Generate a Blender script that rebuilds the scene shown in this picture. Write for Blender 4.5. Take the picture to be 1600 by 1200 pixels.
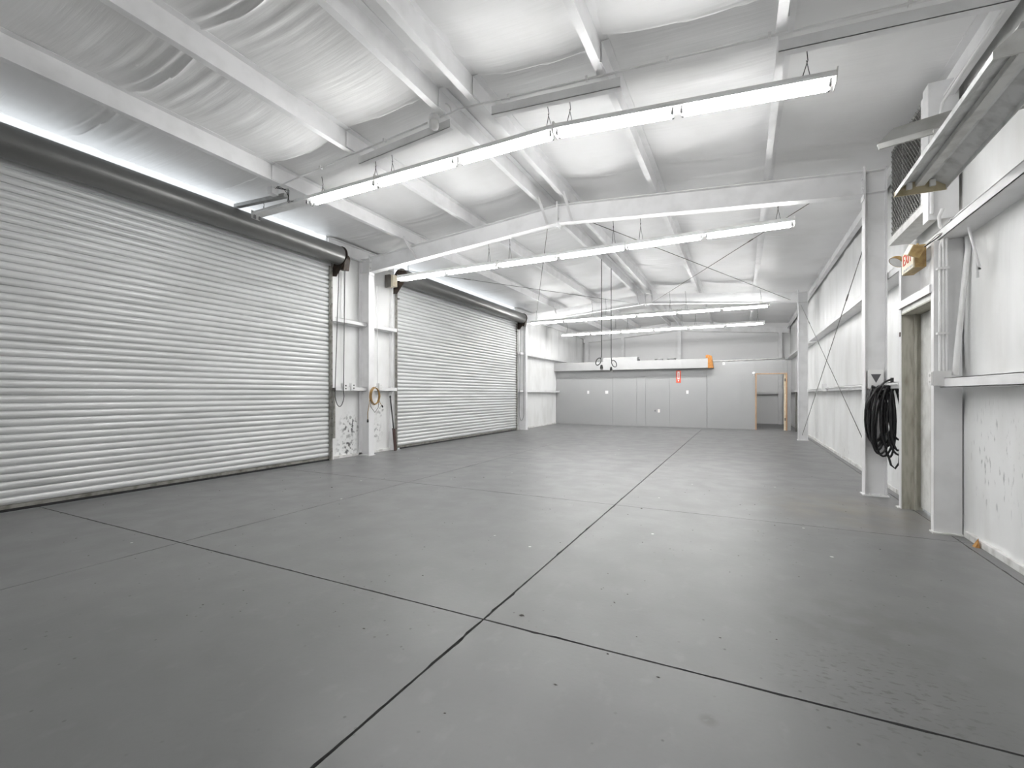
import bpy, math, random
import numpy as np
from mathutils import Vector, Matrix
random.seed(7); RNG = np.random.default_rng(11)
for o in list(bpy.data.objects): bpy.data.objects.remove(o)
SC = bpy.context.scene; COL = SC.collection
# ------------------------------------------------------------------ camera, world, exposure
cam = bpy.data.cameras.new('camera'); camo = bpy.data.objects.new('camera', cam); COL.objects.link(camo)
camo.location = (0, 0, 1.3); camo.rotation_euler = (math.radians(90), 0, math.radians(26.59))
cam.sensor_width = 36; cam.lens = 719 / 1600 * 36; cam.shift_y = 15.5 / 1600; cam.clip_start = .02
SC.camera = camo
W = bpy.data.worlds.new('world'); SC.world = W; W.use_nodes = True
W.node_tree.nodes['Background'].inputs[0].default_value = (.93, .97, 1, 1)
W.node_tree.nodes['Background'].inputs[1].default_value = .85
SC.view_settings.view_transform = 'Standard'; SC.view_settings.look = 'None'
SC.view_settings.gamma = 1; SC.view_settings.exposure = 1.08; SC.view_settings.use_curve_mapping = False
SC.cycles.diffuse_bounces = 6; SC.cycles.glossy_bounces = 3
TUBE_STRENGTH = 34.0

# ------------------------------------------------------------------ materials
M = {}
def lin(h):
    h = h.lstrip('#'); c = [int(h[i:i+2], 16)/255 for i in (0, 2, 4)]
    return tuple(v/12.92 if v < .04045 else ((v+.055)/1.055)**2.4 for v in c) + (1,)
def mat(name, col, rough=.5, metal=0, dirt=None, amt=.15, scale=6, stretch=(1,1,1), bump=0, bscale=30, bstretch=(1,1,1), spec=.5):
    m = bpy.data.materials.new(name); m.use_nodes = True; nt = m.node_tree; N = nt.nodes; L = nt.links
    b = N['Principled BSDF']; b.inputs['Roughness'].default_value = rough; b.inputs['Metallic'].default_value = metal
    b.inputs['Specular IOR Level'].default_value = spec
    c = lin(col) if isinstance(col, str) else col
    b.inputs['Base Color'].default_value = c
    geo = N.new('ShaderNodeNewGeometry')
    def noise(sc, st, det=4):
        mp = N.new('ShaderNodeMapping'); mp.inputs['Scale'].default_value = st; L.new(geo.outputs['Position'], mp.inputs[0])
        n = N.new('ShaderNodeTexNoise'); n.inputs['Scale'].default_value = sc; n.inputs['Detail'].default_value = det
        L.new(mp.outputs[0], n.inputs['Vector']); return n
    if dirt:
        n = noise(scale, stretch); r = N.new('ShaderNodeMapRange'); L.new(n.outputs[0], r.inputs[0])
        r.inputs[1].default_value = .45; r.inputs[2].default_value = .75; r.inputs[3].default_value = 0; r.inputs[4].default_value = amt
        mx = N.new('ShaderNodeMix'); mx.data_type = 'RGBA'; L.new(r.outputs[0], mx.inputs[0])
        mx.inputs[6].default_value = c; mx.inputs[7].default_value = lin(dirt) if isinstance(dirt, str) else dirt
        L.new(mx.outputs[2], b.inputs['Base Color'])
    if bump:
        n = noise(bscale, bstretch); bp = N.new('ShaderNodeBump'); bp.inputs['Strength'].default_value = bump
        bp.inputs['Distance'].default_value = .01; L.new(n.outputs[0], bp.inputs['Height']); L.new(bp.outputs[0], b.inputs['Normal'])
    M[name] = m; return m
WH = (.86, .86, .86, 1)
mat('white_paint', WH, .45, dirt='#b4b2ac', amt=.35, scale=5)
mat('white_steel', (.85,.85,.855,1), .42, dirt='#b9b9b6', amt=.3, scale=3.5)
mat('vinyl', (.87,.87,.87,1), .42, dirt='#d2d1ce', amt=.35, scale=1.2, bump=.32, bscale=4, bstretch=(.35, 6, 1))
mat('wall_vinyl', (.88,.885,.88,1), .45, dirt='#c6c5c0', amt=.4, scale=2.4, stretch=(1,1,.35), bump=.2, bscale=6, bstretch=(1,4,.4))
mat('slat', (.72,.73,.73,1), .36, metal=.1, dirt='#a5a7a5', amt=.4, scale=1.6, stretch=(1,.6,5))
mat('drum', (.19,.19,.187,1), .36, metal=.5, dirt='#8a8a86', amt=.3, scale=7, stretch=(1,.35,1))
mat('galvanized', (.42,.425,.42,1), .4, metal=.5, dirt='#6a675f', amt=.6, scale=9)
mat('dark_steel', (.16,.155,.145,1), .5, metal=.4, dirt='#5a5146', amt=.6, scale=12)
mat('guide_steel', (.30,.295,.27,1), .5, metal=.3, dirt='#4a463c', amt=.7, scale=10)
mat('brown_steel', (.045,.034,.028,1), .5, metal=.3, dirt='#6d5a4a', amt=.5, scale=14)
mat('rust_brown', (.07,.035,.03,1), .6, dirt='#2a1c18', amt=.6, scale=12)
mat('black_rubber', (.012,.012,.013,1), .38)
mat('black_plastic', (.02,.02,.02,1), .45)
mat('chain_steel', (.10,.10,.10,1), .45, metal=.6)
mat('partition', (.36,.364,.364,1), .5, dirt='#9b9d9d', amt=.3, scale=2.2)
mat('ledge_gray', (.40,.402,.402,1), .45, dirt='#9a9a9a', amt=.3, scale=4)
mat('pale_plate', (.86,.86,.85,1), .4)
mat('raw_wood', (.50,.33,.20,1), .6, dirt='#7a5330', amt=.6, scale=8, stretch=(6,6,.6))
mat('orange_wood', (.42,.18,.035,1), .55, dirt='#6a3508', amt=.7, scale=14, stretch=(3,3,.8))
mat('olive_paint', (.46,.45,.39,1), .55, dirt='#6f6852', amt=.6, scale=9, stretch=(3,3,.5))
mat('yellow_plastic', (.55,.39,.17,1), .45, dirt='#7a5520', amt=.65, scale=18)
mat('cream_plastic', (.80,.74,.60,1), .45, dirt='#c9a76a', amt=.4, scale=14)
mat('red_print', (.75,.10,.05,1), .5)
mat('sign_white', (.85,.82,.80,1), .5)
mat('cord_yellow', (.36,.22,.07,1), .5, dirt='#5a3a10', amt=.5, scale=20)
mat('dark_gray', (.10,.10,.105,1), .5)
mat('mesh_wire', (.36,.36,.34,1), .45, metal=.5, dirt='#4b463a', amt=.7, scale=25)
mat('fan_dark', (.06,.06,.058,1), .6, dirt='#6a6558', amt=.5, scale=8)
mat('aged_white', (.76,.76,.74,1), .5, dirt='#86827a', amt=.4, scale=7)
mat('reflector_gray', (.74,.745,.74,1), .38, metal=0, dirt='#77776f', amt=.5, scale=10)
mat('tan_edge', (.55,.48,.32,1), .5, dirt='#7a6a3a', amt=.5, scale=12)
mat('orange_foam', (.52,.28,.09,1), .8, dirt='#8a4a10', amt=.6, scale=40)
mat('joint_dark', (.03,.029,.027,1), .9, dirt='#4a4a48', amt=.7, scale=30)
mat('glass_jar', (.80,.80,.79,1), .12, dirt='#c0bdb5', amt=.3, scale=20)
mat('baseboard_white', (.80,.80,.78,1), .5, dirt='#8e8a80', amt=.6, scale=9)
mat('grit', (.05,.045,.04,1), .8, dirt='#9a9a94', amt=.6, scale=50)
mat('plain_white', (.84,.84,.84,1), .5)
mat('holder_gray', (.22,.22,.22,1), .5)
mat('dull_sheet', (.50,.50,.485,1), .5, dirt='#85837a', amt=.5, scale=7)
# glowing tube
m = bpy.data.materials.new('lit_tube'); m.use_nodes = True; nt = m.node_tree; nt.nodes.clear()
e = nt.nodes.new('ShaderNodeEmission'); e.inputs[0].default_value = (1, .995, .985, 1); e.inputs[1].default_value = TUBE_STRENGTH
oo = nt.nodes.new('ShaderNodeOutputMaterial'); nt.links.new(e.outputs[0], oo.inputs[0]); M['lit_tube'] = m
# translucent daylight panel
m = bpy.data.materials.new('translucent_panel'); m.use_nodes = True; nt = m.node_tree; nt.nodes.clear()
t = nt.nodes.new('ShaderNodeBsdfTranslucent'); t.inputs[0].default_value = (.9, .92, .94, 1)
d = nt.nodes.new('ShaderNodeBsdfTransparent'); mx = nt.nodes.new('ShaderNodeMixShader'); mx.inputs[0].default_value = .75
oo = nt.nodes.new('ShaderNodeOutputMaterial'); nt.links.new(t.outputs[0], mx.inputs[1]); nt.links.new(d.outputs[0], mx.inputs[2]); nt.links.new(mx.outputs[0], oo.inputs[0])
M['translucent_panel'] = m

def floor_mat():
    m = bpy.data.materials.new('floor_paint'); m.use_nodes = True; nt = m.node_tree; N = nt.nodes; L = nt.links
    b = N['Principled BSDF']; geo = N.new('ShaderNodeNewGeometry')
    def noise(sc, st=(1,1,1), det=5, w=0):
        mp = N.new('ShaderNodeMapping'); mp.inputs['Scale'].default_value = st; mp.inputs['Location'].default_value = (w, w*.7, 0)
        L.new(geo.outputs['Position'], mp.inputs[0]); n = N.new('ShaderNodeTexNoise')
        n.inputs['Scale'].default_value = sc; n.inputs['Detail'].default_value = det; L.new(mp.outputs[0], n.inputs['Vector']); return n.outputs[0]
    def rng(s, a, b_, c, d_):
        r = N.new('ShaderNodeMapRange'); L.new(s, r.inputs[0]); r.interpolation_type = 'SMOOTHSTEP'
        for i, v in enumerate((a, b_, c, d_)): r.inputs[i+1].default_value = v
        return r.outputs[0]
    def mix(f, a, bcol, mode='MIX'):
        x = N.new('ShaderNodeMix'); x.data_type = 'RGBA'; x.blend_type = mode; L.new(f, x.inputs[0])
        if isinstance(a, tuple): x.inputs[6].default_value = a
        else: L.new(a, x.inputs[6])
        x.inputs[7].default_value = bcol; return x.outputs[2]
    def mul(a, bb):
        x = N.new('ShaderNodeMath'); x.operation = 'MULTIPLY'; L.new(a, x.inputs[0])
        if isinstance(bb, float): x.inputs[1].default_value = bb
        else: L.new(bb, x.inputs[1])
        return x.outputs[0]
    def blob(cx, cy, r0, r1):
        v = N.new('ShaderNodeVectorMath'); v.operation = 'DISTANCE'; L.new(geo.outputs['Position'], v.inputs[0]); v.inputs[1].default_value = (cx, cy, 0)
        return rng(v.outputs['Value'], r0, r1, 1, 0)
    c = (.160, .162, .162, 1)
    c = mix(rng(noise(.8), .35, .7, 0, .45), c, (.195, .196, .196, 1))
    c = mix(rng(noise(2.6, (1, 1, 1), 7, 5), .45, .75, 0, .3), c, (.140, .140, .138, 1))
    c = mix(rng(noise(6, (1.6, 1, 1), 7, 9), .56, .74, 0, .2), c, (.245, .245, .242, 1))
    c = mix(rng(noise(26, (1, 1, 1), 4, 2), .55, .8, 0, .4), c, (.15, .15, .149, 1))
    # scuff specks: small dark paint chips, denser in some areas
    vo = N.new('ShaderNodeTexVoronoi'); vo.inputs['Scale'].default_value = 11; L.new(geo.outputs['Position'], vo.inputs['Vector'])
    sp = mul(rng(vo.outputs['Distance'], .04, .11, 1, 0), rng(noise(1.3, (1,1,1), 3, 21), .44, .60, 0, .9))
    c = mix(sp, c, (.07, .07, .066, 1))
    vo = N.new('ShaderNodeTexVoronoi'); vo.inputs['Scale'].default_value = 2.1; L.new(geo.outputs['Position'], vo.inputs['Vector'])
    c = mix(rng(vo.outputs['Distance'], .02, .035, .8, 0), c, (.7, .7, .68, 1))
    # worn chip cluster and dull patches on the right-hand slab
    c = mix(mul(blob(.55, 2.55, .1, .55), rng(noise(22, (1, 2, 1), 3, 3), .55, .66, 0, .8)), c, (.09, .09, .085, 1))
    c = mix(mul(blob(.62, 3.15, .1, .7), rng(noise(5, (1, 1, 1), 5, 4), .38, .62, 0, .6)), c, (.125, .125, .12, 1))
    c = mix(mul(blob(1.1, 6.3, .2, 1.2), rng(noise(3, (1, 1, 1), 5, 6), .35, .65, .1, .75)), c, (.20, .182, .15, 1))
    c = mix(mul(blob(-.12, 1.99, .01, .05), rng(noise(30, (1, 1, 1), 3, 8), .3, .5, .1, .6)), c, (.09, .085, .08, 1))
    L.new(c, b.inputs['Base Color']); b.inputs['Specular IOR Level'].default_value = .45
    L.new(rng(noise(3, (1, 1, 1), 5, 12), .3, .7, .36, .43), b.inputs['Roughness'])
    bp = N.new('ShaderNodeBump'); bp.inputs['Strength'].default_value = .12; bp.inputs['Distance'].default_value = .004
    L.new(noise(38, (1, 1, 1), 5, 1), bp.inputs['Height']); L.new(bp.outputs[0], b.inputs['Normal'])
    M['floor_paint'] = m
floor_mat()
def stained_wall(name, blobs, nscale, nstretch, lo):
    """white vinyl with black scrape marks in a few places"""
    m = M['wall_vinyl'].copy(); m.name = name; nt = m.node_tree; N = nt.nodes; L = nt.links
    b = N['Principled BSDF']; src = b.inputs['Base Color'].links[0].from_socket; geo = N.new('ShaderNodeNewGeometry')
    mask = None
    for c, rad, k in blobs:
        v = N.new('ShaderNodeVectorMath'); v.operation = 'DISTANCE'; L.new(geo.outputs['Position'], v.inputs[0]); v.inputs[1].default_value = c
        r = N.new('ShaderNodeMapRange'); L.new(v.outputs['Value'], r.inputs[0])
        for i, x in enumerate((rad*.3, rad, k, 0)): r.inputs[i+1].default_value = x
        if mask is None: mask = r.outputs[0]
        else:
            a = N.new('ShaderNodeMath'); a.operation = 'MAXIMUM'; L.new(mask, a.inputs[0]); L.new(r.outputs[0], a.inputs[1]); mask = a.outputs[0]
    n = N.new('ShaderNodeTexNoise'); n.inputs['Scale'].default_value = nscale; n.inputs['Detail'].default_value = 6
    mp = N.new('ShaderNodeMapping'); mp.inputs['Scale'].default_value = nstretch; L.new(geo.outputs['Position'], mp.inputs[0]); L.new(mp.outputs[0], n.inputs['Vector'])
    r = N.new('ShaderNodeMapRange'); L.new(n.outputs[0], r.inputs[0])
    for i, x in enumerate((lo, lo+.1, 0, .9)): r.inputs[i+1].default_value = x
    a = N.new('ShaderNodeMath'); a.operation = 'MULTIPLY'; L.new(mask, a.inputs[0]); L.new(r.outputs[0], a.inputs[1])
    mx = N.new('ShaderNodeMix'); mx.data_type = 'RGBA'; L.new(a.outputs[0], mx.inputs[0]); L.new(src, mx.inputs[6]); mx.inputs[7].default_value = (.06, .06, .06, 1)
    L.new(mx.outputs[2], b.inputs['Base Color']); M[name] = m
stained_wall('wall_vinyl_stained', (((-7.3, 7.05, .62), .33, 1), ((-7.3, 6.98, .18), .34, 1), ((-7.3, 7.75, .45), .33, .6), ((-7.3, 7.95, .95), .2, .6)), 13, (1, 1, 1), .5)
stained_wall('wall_vinyl_scuffed', (((1.84, 5.1, .75), .55, .75), ((1.84, 4.6, .8), .5, .75), ((1.84, 9.0, .12), .5, .7), ((1.84, 11, .1), .5, .6)), 11, (1, 2.6, .8), .60)

# ------------------------------------------------------------------ mesh helpers
class MB:
    def __init__(s): s.v = []; s.f = []; s.smooth = []
    def add(s, v, f, smooth=False):
        n = len(s.v); s.v += [tuple(p) for p in v]; s.f += [tuple(i+n for i in q) for q in f]; s.smooth += [smooth]*len(f); return s
    def box(s, x0, x1, y0, y1, z0, z1):
        v = [(x, y, z) for z in (z0, z1) for y in (y0, y1) for x in (x0, x1)]
        return s.add(v, [(0,2,3,1),(4,5,7,6),(0,1,5,4),(2,6,7,3),(0,4,6,2),(1,3,7,5)])
    def hexa(s, p):   # 8 corners: bottom loop 4, top loop 4
        return s.add(p, [(3,2,1,0),(4,5,6,7),(0,1,5,4),(1,2,6,5),(2,3,7,6),(3,0,4,7)])
    def bar(s, a, b, w, h, up=(0,0,1)):
        a = Vector(a); b = Vector(b); d = (b-a).normalized(); u = Vector(up)
        r = d.cross(u); r = r.normalized() if r.length > 1e-4 else Vector((1,0,0)); u = r.cross(d)
        P = []
        for q in (a, b):
            P += [q - r*w/2 - u*h/2, q + r*w/2 - u*h/2, q + r*w/2 + u*h/2, q - r*w/2 + u*h/2]
        return s.hexa(P)
    def tube(s, pts, r, n=8, closed=False, cap=True):
        P = [Vector(p) for p in pts]; m = len(P); rings = []
        rad = r if isinstance(r, (list, tuple)) else [r]*m
        t0 = (P[1]-P[0]).normalized(); nrm = t0.orthogonal().normalized()
        for i in range(m):
            if closed: t = (P[(i+1) % m]-P[i-1]).normalized()
            else: t = (P[min(i+1, m-1)]-P[max(i-1, 0)]).normalized()
            nrm = (nrm - t*nrm.dot(t)); nrm = nrm.normalized() if nrm.length > 1e-6 else t.orthogonal().normalized()
            bn = t.cross(nrm)
            rings.append([P[i] + (nrm*math.cos(k*2*math.pi/n) + bn*math.sin(k*2*math.pi/n))*rad[i] for k in range(n)])
        v = [p for q in rings for p in q]; f = []
        for i in range(m if closed else m-1):
            for k in range(n):
                a = i*n+k; b = i*n+(k+1) % n; j = ((i+1) % m)*n
                f.append((a, b, j+(k+1) % n, j+k))
        s.add(v, f, True)
        if cap and not closed:
            s.add(rings[0], [tuple(range(n))[::-1]]); s.add(rings[-1], [tuple(range(n))])
        return s
    def lathe(s, prof, origin=(0,0,0), axis=(0,0,1), n=20):
        ax = Vector(axis).normalized(); u = ax.orthogonal().normalized(); w = ax.cross(u); o = Vector(origin)
        v = []; f = []
        for (r, h) in prof:
            for k in range(n):
                a = k*2*math.pi/n; v.append(o + ax*h + (u*math.cos(a)+w*math.sin(a))*max(r, 1e-5))
        for i in range(len(prof)-1):
            for k in range(n):
                f.append((i*n+k, i*n+(k+1) % n, (i+1)*n+(k+1) % n, (i+1)*n+k))
        return s.add(v, f, True)
    def prism(s, poly, fn, a, b, smooth=False):   # poly 2-D list, fn(u,v,t)->xyz, from t=a to t=b
        n = len(poly); v = [fn(p[0], p[1], a) for p in poly] + [fn(p[0], p[1], b) for p in poly]
        f = [tuple(range(n))[::-1], tuple(range(n, 2*n))]
        s.add(v, f); s.add(v, [(i, (i+1) % n, n+(i+1) % n, n+i) for i in range(n)], smooth); return s
    def mesh(s, name, material):
        me = bpy.data.meshes.new(name); me.from_pydata([tuple(p) for p in s.v], [], s.f); me.update()
        me.polygons.foreach_set('use_smooth', s.smooth)
        if material: me.materials.append(M[material])
        return me
    def build(s, name, material, parent=None, loc=None):
        return link(name, s.mesh(name, material), parent, loc)
def link(name, me, parent=None, loc=None):
    o = bpy.data.objects.new(name, me); COL.objects.link(o)
    if parent: o.parent = parent
    if loc: o.location = loc
    return o
def thing(name, label, cat, loc=(0,0,0), rot=(0,0,0), group=None, kind=None):
    o = bpy.data.objects.new(name, None); COL.objects.link(o); o.location = loc; o.rotation_euler = rot; o.empty_display_size = .1
    return tag(o, label, cat, group, kind)
def tag(o, label, cat=None, group=None, kind=None):
    o['label'] = label
    if cat: o['category'] = cat
    if group: o['group'] = group
    if kind: o['kind'] = kind
    return o
def fractal(ny, nx, fy, fx, seed):
    """smooth value noise on an ny x nx grid with fy x fx cells"""
    r = np.random.default_rng(seed); g = r.standard_normal((int(fy)+3, int(fx)+3))
    y = np.linspace(0, fy, ny); x = np.linspace(0, fx, nx)
    yi = y.astype(int); xi = x.astype(int); ty = (y-yi)[:, None]; tx = (x-xi)[None]
    ty = ty*ty*(3-2*ty); tx = tx*tx*(3-2*tx)
    a = g[np.ix_(yi, xi)]; b = g[np.ix_(yi, xi+1)]; c = g[np.ix_(yi+1, xi)]; d = g[np.ix_(yi+1, xi+1)]
    return a*(1-ty)*(1-tx) + b*(1-ty)*tx + c*ty*(1-tx) + d*ty*tx
def grid_mesh(name, P, material, skip=None):
    ny, nx, _ = P.shape; v = P.reshape(-1, 3)
    f = [(j*nx+i, j*nx+i+1, (j+1)*nx+i+1, (j+1)*nx+i) for j in range(ny-1) for i in range(nx-1) if not (skip and skip(P[j, i], P[j+1, i+1]))]
    me = bpy.data.meshes.new(name); me.from_pydata(v.tolist(), [], f); me.update()
    me.polygons.foreach_set('use_smooth', [True]*len(me.polygons)); me.materials.append(M[material]); return me

# ------------------------------------------------------------------ room dimensions (metres)
XL, XR, XC = -7.32, 1.84, -2.80          # left wall, right wall, ridge
YB, YE = -1.6, 22.9                      # wall behind the camera, end wall
F1, F2 = 7.36, 15.18                     # the two rigid frames
SL = .08
def zt(x): return 4.50 - SL*abs(x-XC)    # top of rafters = underside of purlins
def zr(x): return 4.73 - SL*abs(x-XC)    # roof insulation line
PUR = [XC-3.02, XC-1.62, XC-.22, XC+.22, XC+1.62, XC+3.12]

# ------------------------------------------------------------------ floor: slabs with saw joints
def build_floor():
    fl = MB().box(-7.6, 2.2, YB-.1, YE+.1, -.14, -.05).build('floor', 'joint_dark')
    tag(fl, 'grey painted concrete floor of large slabs with dark joints', 'floor', kind='structure')
    xe = [-7.55, -4.40, -1.335, 1.715, 2.15]; ye = [YB-.05, -.75, 2.30, 5.365, 8.42, 11.47, 14.52, 17.57, YE+.05]
    gx = {1: .0030, 2: .0055, 3: .004}; gy = {2: .0055, 3: .003, 4: .0012, 5: .001, 6: .001, 7: .001}
    for i in range(4):
        for j in range(8):
            x0 = xe[i]+gx.get(i, .001); x1 = xe[i+1]-gx.get(i+1, .001); y0 = ye[j]+gy.get(j, .001); y1 = ye[j+1]-gy.get(j+1, .001)
            loop = []
            def edge(a, b, nx, ny, g):
                n = max(2, int((Vector(b)-Vector(a)).length/.04)); ch = 0
                for k in range(n):
                    t = k/n; ch = max(0, ch*.6 + (random.random() < .06)*random.uniform(.3, 1.6)) if g > .002 else 0
                    off = min(.011, abs(random.gauss(0, .0009)) + ch*.005) if 0 < k else 0
                    loop.append((a[0]+(b[0]-a[0])*t + nx*off, a[1]+(b[1]-a[1])*t + ny*off))
            edge((x0, y0), (x1, y0), 0, 1, gy.get(j, .001)); edge((x1, y0), (x1, y1), -1, 0, gx.get(i+1, .001))
            edge((x1, y1), (x0, y1), 0, -1, gy.get(j+1, .001)); edge((x0, y1), (x0, y0), 1, 0, gx.get(i, .001))
            n = len(loop); v = [(p[0], p[1], 0) for p in loop] + [(p[0], p[1], -.08) for p in loop]
            MB().add(v, [tuple(range(n))] + [(k+n, (k+1) % n + n, (k+1) % n, k) for k in range(n)]).build('slab', 'floor_paint', fl)
build_floor()

# ------------------------------------------------------------------ ceiling: deck with billowing vinyl insulation between purlins
def build_ceiling():
    mb = MB()
    for a, b in ((-7.75, XC), (XC, 2.25)):
        mb.hexa([(a, YB-.1, zr(a)+.09), (b, YB-.1, zr(b)+.09), (b, YE+.2, zr(b)+.09), (a, YE+.2, zr(a)+.09),
                 (a, YB-.1, zr(a)+.14), (b, YB-.1, zr(b)+.14), (b, YE+.2, zr(b)+.14), (a, YE+.2, zr(a)+.14)])
    ce = mb.build('ceiling', 'white_paint')
    tag(ce, 'low gabled roof lined with wrinkled white vinyl insulation', 'ceiling', kind='structure')
    edges = [XL-.01] + PUR + [XR+.3]
    ny = 1240; Y = np.linspace(YB, YE, ny)
    seams = [-.6, 2.55, 4.22, 6.85, 8.6, 10.5, 12.4, 14.4, 16.3, 18.2, 20.1]
    for k in range(len(edges)-1):
        x0, x1 = edges[k], edges[k+1]; ridge = x0 < XC < x1
        nx = 9 if ridge else 21
        X = np.linspace(x0, x1, nx); s = np.linspace(0, 1, nx)[None]; sag = 4*s*(1-s)
        base = 4.73 - SL*np.abs(X-XC)[None] + np.zeros((ny, 1))
        amp = .35 if ridge else 1
        if k in (0, len(edges)-2): amp = .55
        z = base - amp*.05*sag*(1+.35*fractal(ny, nx, 16, 2, 40+k))
        # wrinkles run from purlin to purlin, so they vary quickly along the building only
        m1 = np.clip(.25+.8*fractal(ny, nx, 18, 2, 50+k), 0, 1.6)
        z += m1*.0026*fractal(ny, nx, 180, 2, 60+k) + m1*.0010*fractal(ny, nx, 420, 2, 70+k)
        edge = np.clip(1-2.2*np.minimum(s, 1-s), 0, 1)
        z += edge*.004*fractal(ny, nx, 150, 3, 80+k)
        if k == 0: z += .04*(1-s)**2
        for q, y in enumerate(seams):
            yy = y + .05*math.sin(k*1.7+q); u = Y[:, None]-yy - .06*(s-.5)
            if q == 1: z += -.007*sag*np.cos(2*np.pi*u/.115+.6*s)*np.exp(-(u/.33)**2)
            big = 2.2 if q in (1, 2) else (1.0 if q < 5 else .8)
            z += -.016*big*sag*np.exp(-np.clip(-u, 0, 9)/.35)*(u < 0)      # billow before the lap
            z += .010*big*sag*np.exp(-np.clip(u, 0, 9)/.3)*(u > 0)
            if q != 2: z += -.010*big*sag*np.exp(-(u/.035)**2) + .007*big*sag*np.exp(-((u-.11)/.04)**2) - .008*big*sag*np.exp(-((u+.13)/.05)**2)
        P = np.zeros((ny, nx, 3)); P[..., 0] = X[None]; P[..., 1] = Y[:, None]; P[..., 2] = z
        link('insulation_panel', grid_mesh('insulation_panel', P, 'vinyl'), ce)
build_ceiling()

# ------------------------------------------------------------------ walls
D1 = (.08, 6.45); D2 = (8.37, 14.75)     # roll-up door openings along the left wall
def vinyl_wall(name, X, sgn, ys, zs, seed, material, label, holes=(), topfn=None):
    ny = int((ys[1]-ys[0])/.05)+2; nz = int((zs[1]-zs[0])/.1)+2
    Y = np.linspace(*ys, ny); Z = np.linspace(*zs, nz)
    fold = fractal(ny, nz, max(2, (ys[1]-ys[0])/.35), 2, seed)*.012 + fractal(ny, nz, max(2, (ys[1]-ys[0])/.12), 3, seed+1)*.004
    girt = np.minimum(np.abs(Z-1.4), np.abs(Z-2.74))[None]; b = np.clip(girt/.35, 0, 1)
    P = np.zeros((ny, nz, 3)); P[..., 1] = Y[:, None]; P[..., 2] = Z[None]
    P[..., 0] = X - sgn*b*(fold+.012)
    def skip(a, c):
        y = (a[1]+c[1])/2; z = (a[2]+c[2])/2
        return any(h[0] < y < h[1] and h[2] < z < h[3] for h in holes)
    return tag(link(name, grid_mesh(name, P, material, skip), None), label, 'wall', kind='structure')
STRIP = (3.80, 4.30)
wl = vinyl_wall('wall_left', XL, -1, (YB, YE), (0, 4.42), 3, 'wall_vinyl_stained', 'white vinyl-lined left wall with two wide roll-up door openings',
                holes=[(D1[0], D1[1], 0, 4.6), (D2[0], D2[1], 0, 4.6)])
wr = vinyl_wall('wall_right', XR, 1, (YB, YE), (0, 4.42), 5, 'wall_vinyl_scuffed', 'white vinyl-lined right wall with exit door and wall fan',
                holes=[(5.72, 6.66, 0, 2.2), (5.95, 6.95, 3.2, 4.2)])
tag(MB().box(XL-.4, XR+.4, YB-.1, YB, 0, 4.8).build('wall_back', 'wall_vinyl'), 'plain white wall behind the camera', 'wall', kind='structure')
we = MB().box(XL-.4, XR+.4, YE, YE+.1, 0, 4.9).build('wall_end', 'plain_white'); tag(we, 'far white end wall showing above the grey partition', 'wall', kind='structure')
# daylight strips above the doors, steel header below them
for i, (d, w) in enumerate(((D1, 'nearer'), (D2, 'farther'))):
    o = MB().box(XL-.03, XL-.02, d[0]-.05, d[1]+.05, 3.86, 4.44).build('window_%d' % (i+1), 'translucent_panel')
    tag(o, 'bright daylight strip above the %s roll-up door' % w, 'skylight', kind='structure')
    o = MB().box(XL-.10, XL-.01, d[0]-.05, d[1]+.05, 3.62, 3.86).build('trim_%d' % (i+1), 'white_steel')
    tag(o, 'steel header behind the roll of the %s roll-up door' % w, 'header', kind='structure')
# base flashing
def base_trim(name, x0, x1, ys, h, label):
    o = MB().box(x0, x1, ys[0], ys[1], .001, h).build(name, 'baseboard_white'); tag(o, label, 'baseboard', kind='structure')
base_trim('baseboard_right_near', 1.80, 1.86, (YB, 5.58), .055, 'white base flashing along the right wall before the exit door')
base_trim('baseboard_right_far', 1.80, 1.86, (6.72, YE), .055, 'white base flashing along the right wall past the exit door')
base_trim('baseboard_left_pier', XL-.02, XL+.05, (6.52, 8.28), .05, 'white base flashing between the two roll-up doors')
base_trim('baseboard_left_far', XL-.02, XL+.05, (14.85, 18.85), .05, 'white base flashing beyond the farther roll-up door')

# ------------------------------------------------------------------ rigid frames
BOLT = MB().lathe([(0, .014), (.014, .014), (.016, .006), (.016, 0)], n=6).mesh('bolt', 'white_steel')
def bolt(parent, loc, axis):
    o = link('bolt', BOLT, parent, loc); o.rotation_euler = Vector((0,0,1)).rotation_difference(Vector(axis)).to_euler(); return o
def column(xi, xo, y, ztop, label, fw=.16, group=None):
    t = thing('steel_column', label, 'column', ((xi+xo)/2, y, 0)); s = 1 if xo > xi else -1; h = abs(xo-xi)/2
    MB().box(-h+.008, h-.008, -.004, .004, .015, ztop).build('web', 'white_steel', t)
    MB().box(-h, -h+.010, -fw/2, fw/2, .015, ztop+.04).build('flange', 'white_steel', t)
    MB().box(h-.010, h, -fw/2, fw/2, .015, ztop).build('flange', 'white_steel', t)
    MB().box(-h-.02, h+.02, -fw/2-.015, fw/2+.015, 0, .015).build('base_plate', 'white_steel', t)
    for dz in (ztop-.02, ztop-.30):
        MB().box(-h+.010, h-.010, -fw/2+.01, fw/2-.01, dz, dz+.012).build('stiffener', 'white_steel', t)
    for bx in (-h*.45, h*.45): bolt(t, (bx, -fw/2+.03, .015), (0,0,1))
    return t
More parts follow.
